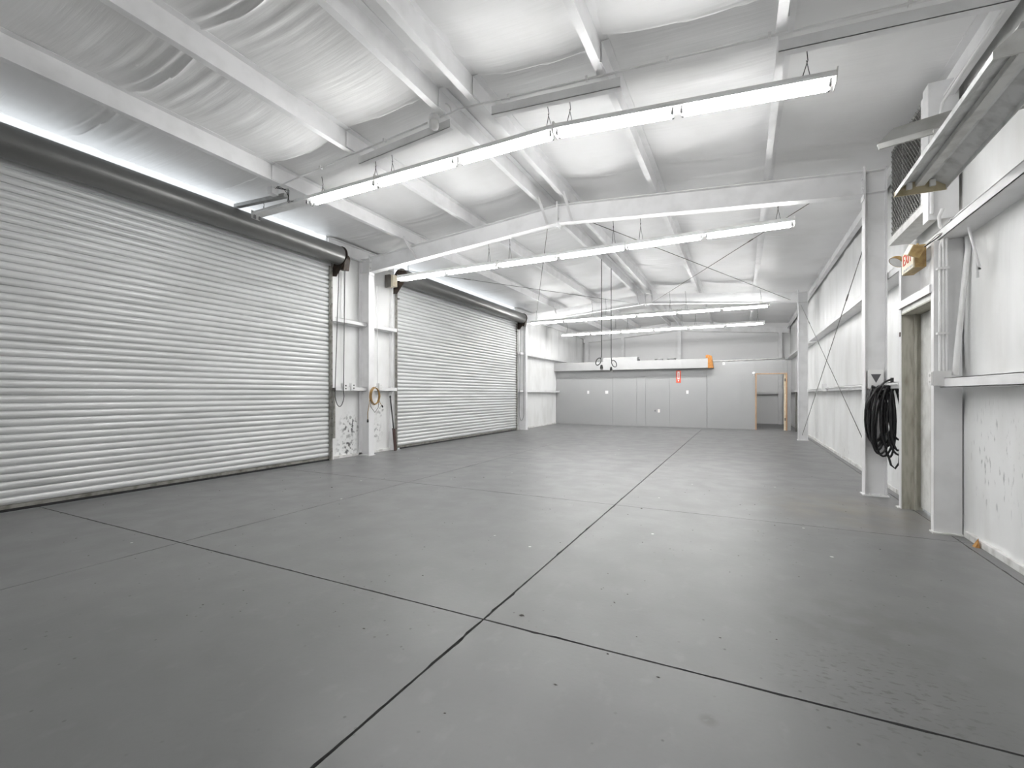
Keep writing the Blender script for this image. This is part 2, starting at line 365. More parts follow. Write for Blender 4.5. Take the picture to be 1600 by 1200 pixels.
def rafter(xa, xb, y, label, depth=.31, fw=.15):
    """from column face xa up to the ridge xb"""
    t = thing('frame_rafter', label, 'rafter', (xa, y, 0)); sx = 1 if xb > xa else -1
    za, zb = zt(xa), zt(xb)
    def P(x, dy, top): return (x-xa, dy, (za+(zb-za)*(x-xa)/(xb-xa)) - (0 if top else depth))
    def plate(dy0, dy1, ztop, zbot):
        za_, zb_ = za, zb; v = []
        for dz in (zbot, ztop):
            v += [(0, dy0, za_+dz), (xb-xa, dy0, zb_+dz), (xb-xa, dy1, zb_+dz), (0, dy1, za_+dz)]
        return MB().hexa(v if sx > 0 else [v[i] for i in (3,2,1,0,7,6,5,4)])
    plate(-.004, .004, -.008, -depth+.01).build('web', 'white_steel', t)
    plate(-fw/2, fw/2, 0, -.010).build('flange', 'white_steel', t)
    plate(-fw/2, fw/2, -depth+.012, -depth).build('flange', 'white_steel', t)
    for x, z0 in ((0, za), (xb-xa-sx*.012, zb)):
        MB().box(min(x, x+sx*.012), max(x, x+sx*.012), -fw/2-.005, fw/2+.005, z0-depth-.06, z0+.05).build('end_plate', 'white_steel', t)
        for q in (-.03, -.10, -.22, -.285):
            for dy in (-.045, .045): bolt(t, (x + sx*(.014 if x == 0 else 0), dy, z0+q), (sx if x == 0 else -sx, 0, 0))
    return t
for i, (y, w) in enumerate(((F1, 'nearer'), (F2, 'farther'))):
    column(-7.0, -7.28, y, zt(-7.0)-.0, 'white steel column on the left wall %s' % ('between the two roll-up doors' if i == 0 else 'past the farther roll-up door'))
    column(1.40, 1.63, y, zt(1.4)-.0, 'white steel column on the right wall %s' % ('carrying the coiled black cable' if i == 0 else 'nearest the grey partition'))
    rafter(-7.0, XC, y, 'white steel roof rafter, left half of the %s frame' % w)
    rafter(1.40, XC, y, 'white steel roof rafter, right half of the %s frame' % w)
# end frame posts and beam on the end wall
for x0, x1, z1, lab in ((-7.2, -7.0, 4.1, 'pale post in the far left corner above the partition'), (-5.35, -5.2, 4.2, 'pale post on the end wall left of the ridge post'),
                        (-2.73, -2.55, 4.25, 'pale post under the ridge on the end wall'), (1.38, 1.52, 4.02, 'pale post near the right corner of the end wall')):
    t = thing('end_wall_post', lab, 'post', ((x0+x1)/2, YE-.12, 0)); h = (x1-x0)/2
    MB().box(-h, h, .10, .115, 0, z1).build('flange', 'white_steel', t); MB().box(-h, -h+.01, -.08, .10, 0, z1).build('web', 'white_steel', t)
    MB().box(-h, h, -.09, -.08, 0, z1).build('flange', 'white_steel', t)
for a, b, lab in ((XL+.05, XC, 'white steel end-wall rafter, left slope'), (XR-.05, XC, 'white steel end-wall rafter, right slope')):
    mb = MB(); za, zb = zt(a), zt(b); v = []
    for dz in (-.24, 0): v += [(a, YE-.2, za+dz), (b, YE-.2, zb+dz), (b, YE-.18, zb+dz), (a, YE-.18, za+dz)]
    mb.hexa(v); v = []
    for dz in (-.25, -.235): v += [(a, YE-.2, za+dz), (b, YE-.2, zb+dz), (b, YE-.06, zb+dz), (a, YE-.06, za+dz)]
    mb.hexa(v); tag(mb.build('end_wall_rafter', 'white_steel'), lab, 'rafter')

# ------------------------------------------------------------------ purlins and eave struts
NM = ['leftmost', 'second from the left', 'just left of the ridge', 'just right of the ridge', 'second from the right', 'rightmost']
def zed(x, y0, y1, zb, ztop, side, fl=.075, lip=.018):
    """Z purlin: web in the plane x, bottom flange toward side, top flange away"""
    t = .006
    poly = [(0, zb), (side*fl, zb), (side*fl, zb+lip), (side*(fl-t), zb+lip), (side*(fl-t), zb+t), (side*t, zb+t), (side*t, ztop-.002),
            (-side*fl, ztop-.002), (-side*fl, ztop-.008), (0, ztop-.008)]
    return MB().prism(poly, lambda u, v, q: (x+u, q, v), y0, y1)
for i, x in enumerate(PUR):
    side = -1
    zb = zt(x)+.002
    o = zed(x, YB, 4.38, zb-.0, zr(x)-.004, side).build('roof_purlin', 'white_steel'); tag(o, 'white steel roof purlin over the nearest bay, %s' % NM[i], 'purlin', 'roof purlins')
    o = zed(x+.012, 4.20, YE-.2, zb+.010, zr(x)-.016, side, fl=.068).build('roof_purlin', 'white_steel'); tag(o, 'white steel roof purlin running on to the far end, %s' % NM[i], 'purlin', 'roof purlins')
    # clip plates where it crosses the frames
for x, side, lab in ((XL+.06, 1, 'left'), (XR-.07, -1, 'right')):
    mb = MB(); z0 = zr(x)-.27; z1 = zr(x)-.01
    poly = [(0, z0), (side*.08, z0), (side*.08, z0+.02), (side*.074, z0+.02), (side*.074, z0+.006), (side*.006, z0+.006), (side*.006, z1-.006), (side*.08, z1-.006), (side*.08, z1), (0, z1)]
    if lab == 'left':
        for k, (a, b, w) in enumerate(((6.5, 8.3, 'between the roll-up doors'), (14.8, YE, 'past the farther roll-up door'))):
            tag(MB().prism(poly, lambda u, v, q: (x+u, q, v), a, b).build('eave_strut', 'white_steel'), 'white eave strut along the left wall top %s' % w, 'eave strut')
    else:
        for a, b, w in ((YB, 5.90, 'before the wall fan'), (7.0, YE, 'beyond the wall fan')):
            tag(MB().prism(poly, lambda u, v, q: (x+u, q, v), a, b).build('eave_strut', 'white_steel'), 'white eave strut along the right wall top %s' % w, 'eave strut')
# flange braces from purlin to the bottom flange of the rafters
k = 0
for y, w in ((F1, 'nearer'), (F2, 'farther')):
    for i in (0, 2, 3):
        x = PUR[i]; mb = MB(); zb = zt(x)-.29
        mb.bar((x, y-.42, zt(x)+.06), (x+.02, y-.03, zb), .045, .005, (1, 0, .3)); mb.bar((x+.02, y-.42, zt(x)+.06), (x+.04, y-.03, zb), .005, .04, (1, 0, .3))
        tag(mb.build('flange_brace', 'white_steel'), 'short white brace from %s purlin to the %s frame' % (('leftmost', '', 'left ridge', 'right ridge')[i], w), 'brace')
# rod bracing
def rod(a, b, lab, r=.006):
    t = thing('bracing_rod', lab, 'bracing rod', a); d = Vector(b)-Vector(a)
    MB().tube([(0,0,0), d*.5, d], r, 6).build('rod', 'dark_steel', t); q = d.normalized()
    MB().tube([d*.22-q*.09, d*.22+q*.09], r*1.8, 6).build('turnbuckle', 'dark_steel', t)
rod((-2.30, F1+.05, 4.18), (1.22, F2-.05, 3.95), 'thin roof bracing rod from nearer ridge to farther right column')
rod((.88, F1+.05, 3.93), (-2.56, F2-.05, 4.22), 'thin roof bracing rod from nearer right rafter to farther ridge')
rod((-3.02, F1+.05, 4.18), (-6.62, F2-.05, 3.92), 'thin roof bracing rod from nearer ridge to farther left column')
rod((-6.5, F1+.05, 3.9), (-2.96, F2-.05, 4.2), 'thin roof bracing rod from nearer left rafter to farther ridge')
rod((1.52, F1+.01, 3.62), (1.50, F2-.03, .15), 'thin wall bracing rod falling toward the farther right column')
rod((1.47, F2-.01, 3.80), (1.50, F1+.03, .45), 'thin wall bracing rod rising toward the farther right column')

# ------------------------------------------------------------------ wall girts
def girt(wallx, s, y0, y1, z, label, depth=.2, down=True):
    """horizontal C section; s=+1 right wall (projects to -x)"""
    xi = wallx - s*depth; t = .006; fl = .085
    mb = MB()
    mb.box(min(xi, wallx), max(xi, wallx), y0, y1, z, z+t)
    mb.box(min(xi, xi+s*t), max(xi, xi+s*t), y0, y1, z, z+fl)
    mb.box(min(xi, xi+s*.03), max(xi, xi+s*.03), y0, y1, z+fl-t, z+fl)
    tag(mb.build('wall_girt', 'white_steel'), label, 'girt')
girt(XR, 1, YB, 5.60, 1.36, 'lower white wall girt right of the exit door, nearest the camera')
girt(XR, 1, 6.72, F2-.1, 1.36, 'lower white wall girt on the right wall past the exit door')
girt(XR, 1, F2+.1, YE-.2, 1.36, 'lower white wall girt on the right wall beside the partition')
girt(XR, 1, YB, F2-.1, 2.74, 'upper white wall girt on the right wall below the fan')
girt(XR, 1, F2+.1, YE-.2, 2.74, 'upper white wall girt on the right wall beside the partition')
for z, u in ((1.36, 'lower'), (2.72, 'upper')):
    girt(XL, -1, D1[1]+.07, F1-.01, z, '%s white girt between nearer roll-up door and left column' % u)
    girt(XL, -1, F1+.01, D2[0]-.07, z, '%s white girt between left column and farther roll-up door' % u)
    girt(XL, -1, D2[1]+.07, F2-.01, z, '%s white girt between farther roll-up door and farther left column' % u)
    girt(XL, -1, F2+.01, 18.86 if z < 2 else YE-.2, z, '%s white girt on the left wall beside the partition' % u)
o = MB().box(.2, 1.7, YE-.2, YE, 1.36, 1.37).box(.2, 1.7, YE-.2, YE-.19, 1.30, 1.37).build('wall_girt', 'white_steel'); tag(o, 'white girt on end wall seen through the wood-framed doorway', 'girt')

# ------------------------------------------------------------------ roll-up doors
def rollup(n, d, chain_side, label):
    t = thing('door_%d' % n, label, 'roll-up door', (XL+.10, d[0], 0), kind='structure'); L = d[1]-d[0]
    p = .0862
    prof = [(-.022, 0), (-.022, .008), (-.001, .011), (.004, .018), (.0115, .034), (.013, .050), (.0105, .064), (.004, .077), (-.001, .082), (-.022, .0835), (-.022, p+.002), (-.028, p+.002), (-.028, 0)]
    sl = MB().prism(prof, lambda u, v, q: (u, q, v), 0, L).mesh('slat', 'slat')
    for k in range(44): link('slat', sl, t, (0, 0, .075+k*p))
    # bottom bar of doubled angle with rubber seal
    b0 = .16 if n == 2 else 0
    b = MB().box(-.03, .012, 0, L, .036, .078).build('bottom_bar', 'guide_steel', t)
    MB().box(-.018, .010, b0, L, .004, .038).build('seal', 'black_rubber', b)
    # barrel: the rolled curtain
    ax = (.215, 3.985)
    dr = MB().lathe([(.02, -.04), (.172, -.04), (.178, -.03), (.178, L+.03), (.172, L+.04), (.02, L+.04)], (ax[0], 0, ax[1]), (0, 1, 0), 40).build('barrel', 'drum', t)
    for k in range(3):
        a = math.radians(210+k*18)
    MB().tube([(ax[0], -.16, ax[1]), (ax[0], L+.16, ax[1])], .025, 10).build('shaft', 'dark_steel', t)
    # seam lip of the curtain roll and the curtain drop
    MB().box(-.008, .05, 0, L, 3.80, 3.93).build('curtain_top', 'slat', t)
    for y, s in ((0, -1), (L, 1)):
        g = MB().box(-.05, .045, min(y, y+s*.012), max(y, y+s*.012), 0, 3.86).box(.020, .032, min(y-s*.03, y+s*.05), max(y-s*.03, y+s*.05), 0, 3.86).build('guide_rail', 'guide_steel', t)
        for k in range(12):
            q = link('bolt', BOLT_D, g, (.032, y+s*.022, .18+k*.32)); q.rotation_euler = (0, math.pi/2, 0)
        MB().box(-.16, -.035, min(y+s*.012, y+s*.13), max(y+s*.012, y+s*.13), 0, 4.36).box(-.16, .03, min(y+s*.012, y+s*.022), max(y+s*.012, y+s*.022), 0, 3.7).build('jamb_channel', 'white_steel', t)
        # head stop lug
        MB().box(.03, .07, min(y-s*.06, y), max(y-s*.06, y), 3.50, 3.53).build('stop_lug', 'dark_steel', t)
        # bracket plate carrying the barrel: teardrop plate
        pts = [(ax[0]+.19*math.cos(a), ax[1]+.19*math.sin(a)) for a in np.linspace(-.2, math.pi+.4, 14)] + [(-.03, 3.62), (.10, 3.60)]
        yy = y+s*.07
        MB().prism(pts, lambda u, v, q: (u, q, v), min(yy, yy+s*.012), max(yy, yy+s*.012)).build('end_bracket', 'brown_steel', t)
    # chain hoist: hooded sprocket and a hanging loop of chain
    y = L+.15
    hood = MB(); pts = [(ax[0]+.11*math.cos(a), ax[1]-.06+.12*math.sin(a)) for a in np.linspace(0, math.pi, 10)] + [(ax[0]-.10, ax[1]-.24), (ax[0]+.07, ax[1]-.27)]
    hood.prism(pts, lambda u, v, q: (u, q, v), y-.06, y+.07); hood.build('hoist_hood', 'brown_steel', t)
    zb = 1.05 if n == 1 else .35
    path = [(ax[0]-.09, y-.03, 3.75)]
    for a in np.linspace(0, 1, 10)[1:]: path.append((ax[0]-.09-.02*a, y-.03-.08*a, 3.75+(zb+.3-3.75)*a))
    for a in np.linspace(math.pi, 2*math.pi, 10)[1:-1]: path.append((ax[0]-.05+.06*math.cos(a), y-.05+.06*math.cos(a), zb+.3+.3*math.sin(a)))
    for a in np.linspace(0, 1, 8): path.append((ax[0]+.01, y-.01+.04*a, zb+.3+(3.75-zb-.3)*a))
    MB().tube(path, .0075, 6).build('hand_chain', 'chain_steel', t)
    return t
BOLT_D = MB().lathe([(0, .016), (.016, .016), (.018, .006), (.018, 0)], n=6).mesh('bolt', 'dark_steel')
rollup(1, D1, 1, 'nearer wide ribbed white roll-up door in the left wall')
rollup(2, D2, 1, 'farther wide ribbed white roll-up door in the left wall')

# ------------------------------------------------------------------ fluorescent strip lights
HOUS = [(-.032, .075), (.032, .075), (.072, .030), (.074, .004), (-.074, .004), (-.072, .030)]
TUBE = MB().tube([(-.552, 0, 0), (.552, 0, 0)], .0185, 12).mesh('tube', 'lit_tube')
HOLD = MB().box(-.008, .008, -.014, .014, -.05, .012).lathe([(0, .010), (.017, .010), (.017, -.010), (0, -.010)], (0, 0, -.03), (1, 0, 0), 10).mesh('lamp_holder', 'holder_gray')
def strip_light(a, b, label, lit=(1, 1), zsup=None, chains=(-1.0, 1.12)):
    a = Vector(a); b = Vector(b); c = (a+b)/2; L = (b-a).length; ang = -math.atan2(b.z-a.z, b.x-a.x)
    t = thing('strip_light', label, 'strip light', c, (0, ang, 0), 'fluorescent strip lights')
    h = L/2-.004
    ho = MB().prism(HOUS, lambda u, v, q: (q, u, v), -h, h).build('housing', 'white_paint', t)
    for s in (-1, 1): MB().box(s*h-.004, s*h+.004, -.072, .072, -.045, .077).build('end_cap', 'aged_white', t)
    for k, s in enumerate((-1, 1)):
        for dy in (-.040, .040):
            for e in (-.578, .578):
                link('lamp_holder', HOLD, t, (s*L/4+e*.985, dy, 0))
            if lit[k]: link('tube', TUBE, t, (s*L/4, dy, -.030))
    for x in chains:
        zs = (zsup(c.x+x) if zsup else 4.3) - c.z - (b.z-a.z)*x/L
        MB().tube([(x, 0, .07), (x+.03, .0, .07+(zs-.07)*.5), (x+.005, 0, zs)], .004, 5).build('hanger_chain', 'chain_steel', t)
        MB().tube([(x+.06, 0, .07), (x+.02, .0, zs*.6)], .003, 5).build('hanger_wire', 'chain_steel', t)
    return t
U = 1.2185
x0 = -6.63
Y1 = 4.52
strip_light((x0, Y1, 4.00), (x0+2*U, Y1, 4.02), 'nearest-row fluorescent strip light whose left half has no tubes', (0, 1), zsup=lambda x: zt(x), chains=(-1.05, .2, 1.16))
strip_light((x0+2*U, Y1, 4.02), (x0+4*U, Y1, 4.045), 'lit fluorescent strip light in the middle of the nearest row', zsup=lambda x: zt(x)-.02)
strip_light((x0+4*U, Y1, 4.045), (x0+6*U, Y1, 3.84), 'lit fluorescent strip light tilting down at right of the nearest row', zsup=lambda x: zt(x)-.02, chains=(-1.1, .98))
for y, z, nm in ((7.80, 3.785, 'second'), (14.70, 3.775, 'third'), (17.80, 3.715, 'farthest')):
    for k, w in enumerate(('left', 'middle', 'right')):
        strip_light((x0+2*k*U, y, z), (x0+(2*k+2)*U, y, z), 'lit fluorescent strip light at the %s of the %s row' % (w, nm), zsup=lambda x: zt(x)-.01, chains=(-1.0, .98))

# support angles between purlins above the nearest row
for xa, xb, lab in ((-4.43, -3.02, 'left of the ridge'), (-2.47, -1.05, 'right of the ridge'), (.27, 1.72, 'by the right wall')):
    mb = MB(); za, zb = zt(xa)-.10, zt(xb)-.10
    mb.hexa([(xa, 4.43, za), (xb, 4.43, zb), (xb, 4.436, zb), (xa, 4.436, za), (xa, 4.43, za+.095), (xb, 4.43, zb+.095), (xb, 4.436, zb+.095), (xa, 4.436, za+.095)])
    mb.hexa([(xa, 4.43, za), (xb, 4.43, zb), (xb, 4.50, zb), (xa, 4.50, za), (xa, 4.43, za+.006), (xb, 4.43, zb+.006), (xb, 4.50, zb+.006), (xa, 4.50, za+.006)])
    tag(mb.build('support_angle', 'white_steel'), 'white steel angle between purlins above the nearest lights, %s' % lab, 'steel angle')
mb = MB().bar((-7.0, 4.45, 4.20), (-5.85, 4.45, 4.145), .07, .05); tag(mb.build('support_angle', 'galvanized'), 'bare grey steel channel above the tubeless end of the nearest light', 'steel angle')

# conduit across the roof with its round lamp holder and box
t = thing('ceiling_conduit', 'white conduit running across the purlins above the nearest lights', 'conduit', (0, 4.32, 0))
pts = [(x, 0, zt(x)-.03) for x in (-5.95, -4.5, -3.25)]; MB().tube(pts, .011, 8).build('pipe', 'white_paint', t)
pts = [(x, 0, zt(x)-.03) for x in (-3.08, -2.8, -1.5, 0, 1.0, 1.72)]; MB().tube(pts, .011, 8).build('pipe', 'white_paint', t)
for x in (-5.0, -3.9, -2.2, -1.35, -.6, .2, 1.1): MB().box(x-.012, x+.012, -.02, .02, zt(x)-.045, zt(x)-.005).build('strap', 'white_paint', t)
t = thing('lamp_holder_jar', 'round white lamp holder with glass jar below the conduit near the ridge', 'ceiling lamp', (-3.16, 4.32, zt(-3.16)-.03))
MB().lathe([(0, .05), (.055, .05), (.06, .03), (.06, -.005), (.05, -.01), (0, -.01)]).build('box', 'white_paint', t)
MB().lathe([(.05, -.01), (.055, -.03), (.055, -.075), (.045, -.10), (.02, -.112), (0, -.113)]).build('jar', 'glass_jar', t)
MB().tube([(.05+.09*(1-math.cos(a)), .01, .02+.13*math.sin(a)) for a in np.linspace(0, math.pi, 12)], .009, 6).build('flex_cable', 'white_paint', t)
t = thing('wire_box', 'white junction box with loose dark wires at the left end of the conduit', 'junction box', (-5.98, 4.34, zt(-5.98)-.06))
MB().box(-.06, .05, -.05, .05, -.05, .05).build('box', 'white_paint', t)
for k in range(4):
    r_ = random.Random(k); MB().tube([(.02+.03*k, 0, .03), (.10+.05*k, r_.uniform(-.05, .05), .06-.03*k), (.22+.03*k, r_.uniform(-.05, .05), -.02), (.26, .05, -.10-.03*k), (.14+.05*k, .12, -.14)], .004, 5).build('wire', 'black_rubber', t)

# ------------------------------------------------------------------ far partition with ledge and doorway
PY = 18.90
pt = MB().box(XL, -1.20, PY+.03, PY+.12, 0, 2.44).box(-1.20, .42, PY+.03, PY+.12, 0, 2.50).box(1.42, 1.53, PY+.03, PY+.12, 0, 2.50).box(.42, 1.42, PY+.03, PY+.12, 2.02, 2.50).build('wall_far', 'partition')
tag(pt, 'grey panelled partition wall at the far end', 'wall', kind='structure')
g = .006
for a, b, z0, z1, dy in ((XL+.06, -4.79, 0, 2.0, 0), (-4.79, -3.82, 0, 2.0, .004), (-3.82, -3.47, 0, 2.0, 0), (-3.47, -2.55, 0, 2.02, .006), (-2.55, -1.205, 0, 2.0, 0),
                         (XL+.06, -1.205, 2.0, 2.44, .018), (-1.195, -.02, .0, 2.50, -.015), (-.02, .42, 0, 2.5, -.012), (.42, 1.42, 2.03, 2.5, -.012), (1.42, 1.53, 0, 2.5, -.012)):
    MB().box(a+g/2, b-g/2, PY+dy, PY+.03, z0+.004, z1-g/2).build('wall_panel', 'partition', pt)
# storage deck over the left rooms, and boxed ledge on its front
tag(MB().box(XL+.02, -1.22, PY+.12, YE-.25, 2.38, 2.44).build('ceiling_deck', 'ledge_gray'), 'flat storage deck behind the boxed grey ledge', 'deck', kind='structure')
LY = 18.68
t = thing('boxed_ledge', 'long pale grey boxed ledge along the top of the partition', 'ledge', (-4.13, PY, 2.28))
MB().box(XL+.02+4.13, -1.16+4.13, LY-PY, LY-PY+.02, 0, .345).build('fascia_board', 'ledge_gray', t)
MB().box(XL+.02+4.13, -1.16+4.13, LY-PY+.02, -.002, 0, .015).build('soffit_board', 'ledge_gray', t)
MB().box(XL+.02+4.13, -1.16+4.13, LY-PY+.02, -.002, .33, .345).build('top_board', 'ledge_gray', t)
poly = [(-1.155, 2.27), (-.96, 2.27), (-1.02, 2.72), (-1.155, 2.77), (-1.23, 2.75), (-1.23, 2.645), (-1.155, 2.645)]
t = thing('wood_bracket', 'orange unpainted wood end bracket at the right end of the ledge', 'bracket', (-1.1, PY-.1, 2.27))
MB().prism([(p[0]+1.1, p[1]-2.27) for p in poly], lambda u, v, q: (u, q, v), -.13, -.105).build('side_board', 'orange_wood', t)
MB().prism([(-.055, 0), (-.03, 0), (-.03, .48), (-.055, .5)], lambda u, v, q: (u, q, v), -.105, .07).build('end_board', 'orange_wood', t)
MB().prism([(.10, 0), (.14, 0), (.08, .45), (.05, .46)], lambda u, v, q: (u, q, v), -.105, .07).build('slanted_board', 'orange_wood', t)
# casing of the doorway
t = thing('door_4', 'unpainted wood-framed open doorway in the grey partition', 'doorway', (.92, PY, 0), kind='structure')
MB().box(-.50, -.455, -.03, .14, 0, 2.01).build('jamb_board', 'raw_wood', t); MB().box(.455, .50, -.03, .14, 0, 2.01).build('jamb_board', 'raw_wood', t)
MB().box(-.50, .50, -.03, .14, 2.01, 2.045).build('head_board', 'raw_wood', t)
st = MB().box(.40, .455, .05, .10, 0, 2.0).build('stop_board', 'cream_plastic', t)
for z in (.35, 1.75): MB().box(.42, .456, .035, .05, z, z+.10).build('hinge', 'dark_steel', t)
# plates, sign and knob on the partition
def plate(x, z, w, h, lab, toggles=1, out=False):
    t = thing('outlet_plate' if out else 'switch_plate', lab, 'outlet' if out else 'switch', (x, PY+(-.016 if x > -1.2 else 0), z))
    MB().box(-w/2, w/2, -.008, 0, -h/2, h/2).build('plate', 'pale_plate', t)
    for k in range(toggles):
        dx = (k-(toggles-1)/2)*.045
        if out:
            for dz in (-.025, .025): MB().box(dx-.014, dx+.014, -.011, -.008, dz-.015, dz+.015).build('socket', 'cream_plastic', t)
        else: MB().box(dx-.005, dx+.005, -.02, -.008, -.012, .012).build('toggle', 'pale_plate', t)
plate(-5.845, 1.37, .085, .13, 'small white switch plate, leftmost on the grey partition')
plate(-5.047, 1.37, .13, .13, 'wide white double switch plate on the grey partition', 2)
plate(-1.895, 1.37, .085, .13, 'small white switch plate below the red extinguisher sign')
plate(-2.955, .63, .085, .13, 'white outlet plate low on the grey partition', 1, True)
t = thing('grey_outlet_plate', 'grey painted outlet plate low beside the white outlet', 'outlet', (-3.10, PY, .63)); MB().box(-.04, .04, -.006, .006, -.06, .06).build('plate', 'partition', t); MB().box(-.015, .015, -.009, -.006, -.03, .03).build('socket', 'dark_gray', t)
t = thing('extinguisher_sign', 'narrow red and white vertical fire extinguisher sign under the ledge', 'sign', (-2.22, PY+.018, 1.97))
MB().box(-.085, .085, -.026, -.018, -.235, .235).build('board', 'red_print', t); MB().box(-.04, .04, -.028, -.026, -.10, .20).build('white_field', 'sign_white', t)
MB().prism([(-.03, -.13), (.03, -.13), (0, -.20)], lambda u, v, q: (u, q, v), -.0285, -.026).build('arrow', 'sign_white', t)
MB().box(-.012, .012, -.030, -.028, -.06, .15).build('extinguisher_mark', 'red_print', t)
t = thing('bell_knob', 'small round white bell at the corner of the doorway', 'bell', (.375, PY-.015, 2.05)); MB().lathe([(0, .05), (.03, .048), (.05, .03), (.055, 0)], axis=(0, -1, 0)).build('cap', 'pale_plate', t); MB().box(-.02, .02, -.005, .004, -.09, -.05).build('base', 'pale_plate', t)
t = thing('round_hook_plate', 'small white hook plate on the partition right of the ledge', 'hook', (-.62, PY-.015, 2.43)); MB().box(-.04, .04, -.008, 0, -.05, .05).build('plate', 'pale_plate', t); MB().tube([(0, -.008, .02), (0, -.04, .0), (0, -.03, -.03)], .008, 6).build('hook', 'black_plastic', t)
# things on top
t = thing('long_pale_box', 'long pale box lying on the deck above the ledge', 'box', (-4.5, PY+.25, 2.44)); MB().box(-.72, .68, -.18, .18, 0, .36).build('carton', 'ledge_gray', t); MB().box(-.73, .69, -.19, .19, .30, .37).build('lid', 'ledge_gray', t); MB().box(.69, .74, -.1, .1, .18, .28).build('handle', 'dark_gray', t)
for x, w, lab in ((-2.98, .16, 'left'), (-2.50, .17, 'right')):
    t = thing('dark_canister', 'dark round canister on the deck above the ledge, %s of two' % lab, 'canister', (x, PY+.2, 2.44)); MB().lathe([(0, 0), (w, 0), (w, .22), (w*.94, .24)], n=20).build('body', 'dark_gray', t); MB().lathe([(w*.97, .235), (w*1.02, .25), (w*1.02, .27), (w*.5, .285), (0, .285)], n=20).build('lid', 'galvanized', t)
o = MB().tube([(-1.0, PY+.05, 2.53), (1.2, PY+.05, 2.56), (1.45, PY+.05, 2.56)], .025, 8).build('top_pipe', 'galvanized'); tag(o, 'grey pipe along the top of the partition over the doorway', 'pipe')
o = MB().tube([(1.66, PY-.35, 0), (1.66, PY-.35, 1.36)], .03, 8).build('flexible_duct', 'dark_steel'); tag(o, 'dark vertical pipe in the gap right of the partition', 'pipe')

# ------------------------------------------------------------------ drop cords from the roof
for x, y, lab, s in ((-2.99, 10.72, 'left', -1), (-2.99, 11.62, 'right', 1)):
    t = thing('drop_cord', 'black drop cord with looped plug hanging from the ridge, %s of two' % lab, 'drop cord', (x, y, 1.94))
    ztop = zt(x)+.01-1.94
    pts = [(0, 0, ztop), (0, 0, 1.2), (.0, 0, .28), (s*.012, 0, .20)]
    MB().tube(pts, .010, 6).build('cord', 'black_rubber', t)
    loop = [(s*.01+s*.065*(1-math.cos(a)), .0, .13+.085*math.sin(a+.4)) for a in np.linspace(0, 2*math.pi, 20)[:-1]]
    MB().tube(loop, .011, 6, closed=True).build('loop', 'black_rubber', t)
    MB().lathe([(0, .04), (.022, .035), (.030, .0), (.036, -.03), (.036, -.05), (0, -.05)], (0, 0, .01), n=10).build('connector', 'black_plastic', t)
    MB().lathe([(.03, -.05), (.03, -.085), (0, -.085)], (0, 0, .01), n=10).build('connector_end', 'galvanized', t)

# ------------------------------------------------------------------ right-hand exit door (door_3) with channel posts
def cpost(y0, web_y, s, z1, lab):
    """C channel post; web in plane y=web_y, flanges toward s"""
    t = thing('door_post', lab, 'post', (1.705, web_y, 0)); h = .10
    MB().box(-h, h, -.004, .004, 0, z1).build('web', 'white_steel', t)
    MB().box(-h, -h+.008, min(0, s*.07), max(0, s*.07), 0, z1).build('flange', 'white_steel', t)
    MB().box(h-.008, h, min(0, s*.07), max(0, s*.07), 0, z1).build('flange', 'white_steel', t)
    MB().box(-h-.02, h, -.05, .05, 0, .012).build('base_plate', 'baseboard_white', t)
cpost(0, 5.63, 1, 2.735, 'white channel post on the near side of the exit door')
cpost(0, 6.70, -1, 2.735, 'white channel post on the far side of the exit door')
t = thing('door_3', 'narrow exit door with worn olive jamb in the right wall', 'door', (1.78, 6.18, 0), kind='structure')
MB().box(-.17, .03, .455, .47, 0, 2.19).box(-.06, -.04, .425, .455, 0, 2.19).build('far_jamb', 'olive_paint', t)
MB().box(-.17, .03, -.48, -.455, 0, 2.19).build('near_jamb', 'olive_paint', t)
hd = MB().box(-.17, .03, -.48, .47, 2.19, 2.205).build('head_jamb', 'olive_paint', t)
MB().box(-.165, -.157, -.48, .47, 2.19, 2.26).build('head_face', 'aged_white', t); MB().box(-.19, -.155, -.49, .48, 2.26, 2.34).build('header_channel', 'white_steel', t)
MB().box(-.185, -.18, -.49, .47, 2.255, 2.262).build('red_edge', 'rust_brown', t)
lf = MB().box(.0, .042, -.453, .453, .035, 2.185).build('door_leaf', 'aged_white', t)
MB().tube([(-.04, -.36, 1.0), (-.04, -.25, 1.0)], .011, 8).tube([(0, -.36, 1.0), (-.04, -.36, 1.0)], .011, 8).build('handle', 'galvanized', lf)
MB().box(-.182, -.17, .462, .482, 1.95, 2.0).build('red_latch', 'rust_brown', t)
# panel infill above the header
tag(MB().box(1.79, 1.82, 5.64, 6.69, 2.2, 2.735).build('trim_3', 'white_paint'), 'white infill sheet above the exit door header', 'panel', kind='structure')

# conduits and box at the near post
t = thing('post_conduits', 'bundle of white vertical conduits on the exit door post', 'conduit', (1.67, 5.58, 1.5))
for k, (dx, zt_) in enumerate(((-.035, 1.16), (-.012, 1.22), (.012, 1.30))):
    MB().tube([(dx, 0, 0), (dx, 0, zt_), (dx+.02, .03, zt_+.06), (dx+.05, .04, zt_+.12)], .011, 8).build('conduit', 'white_paint', t)
for z in (.35, .95): MB().box(-.055, .03, -.018, .03, z, z+.02).build('strap', 'white_paint', t)
t = thing('double_box', 'white electrical box on the lower girt beside the exit door post', 'junction box', (1.62, 5.55, 1.44))
MB().box(-.06, .07, -.06, .05, -.065, .07).build('box', 'white_paint', t); MB().box(-.068, -.06, -.05, .04, -.055, .06).build('cover', 'pale_plate', t)
for dz in (-.03, .03): MB().box(-.072, -.068, -.02, .01, dz-.012, dz+.012).build('socket', 'aged_white', t)
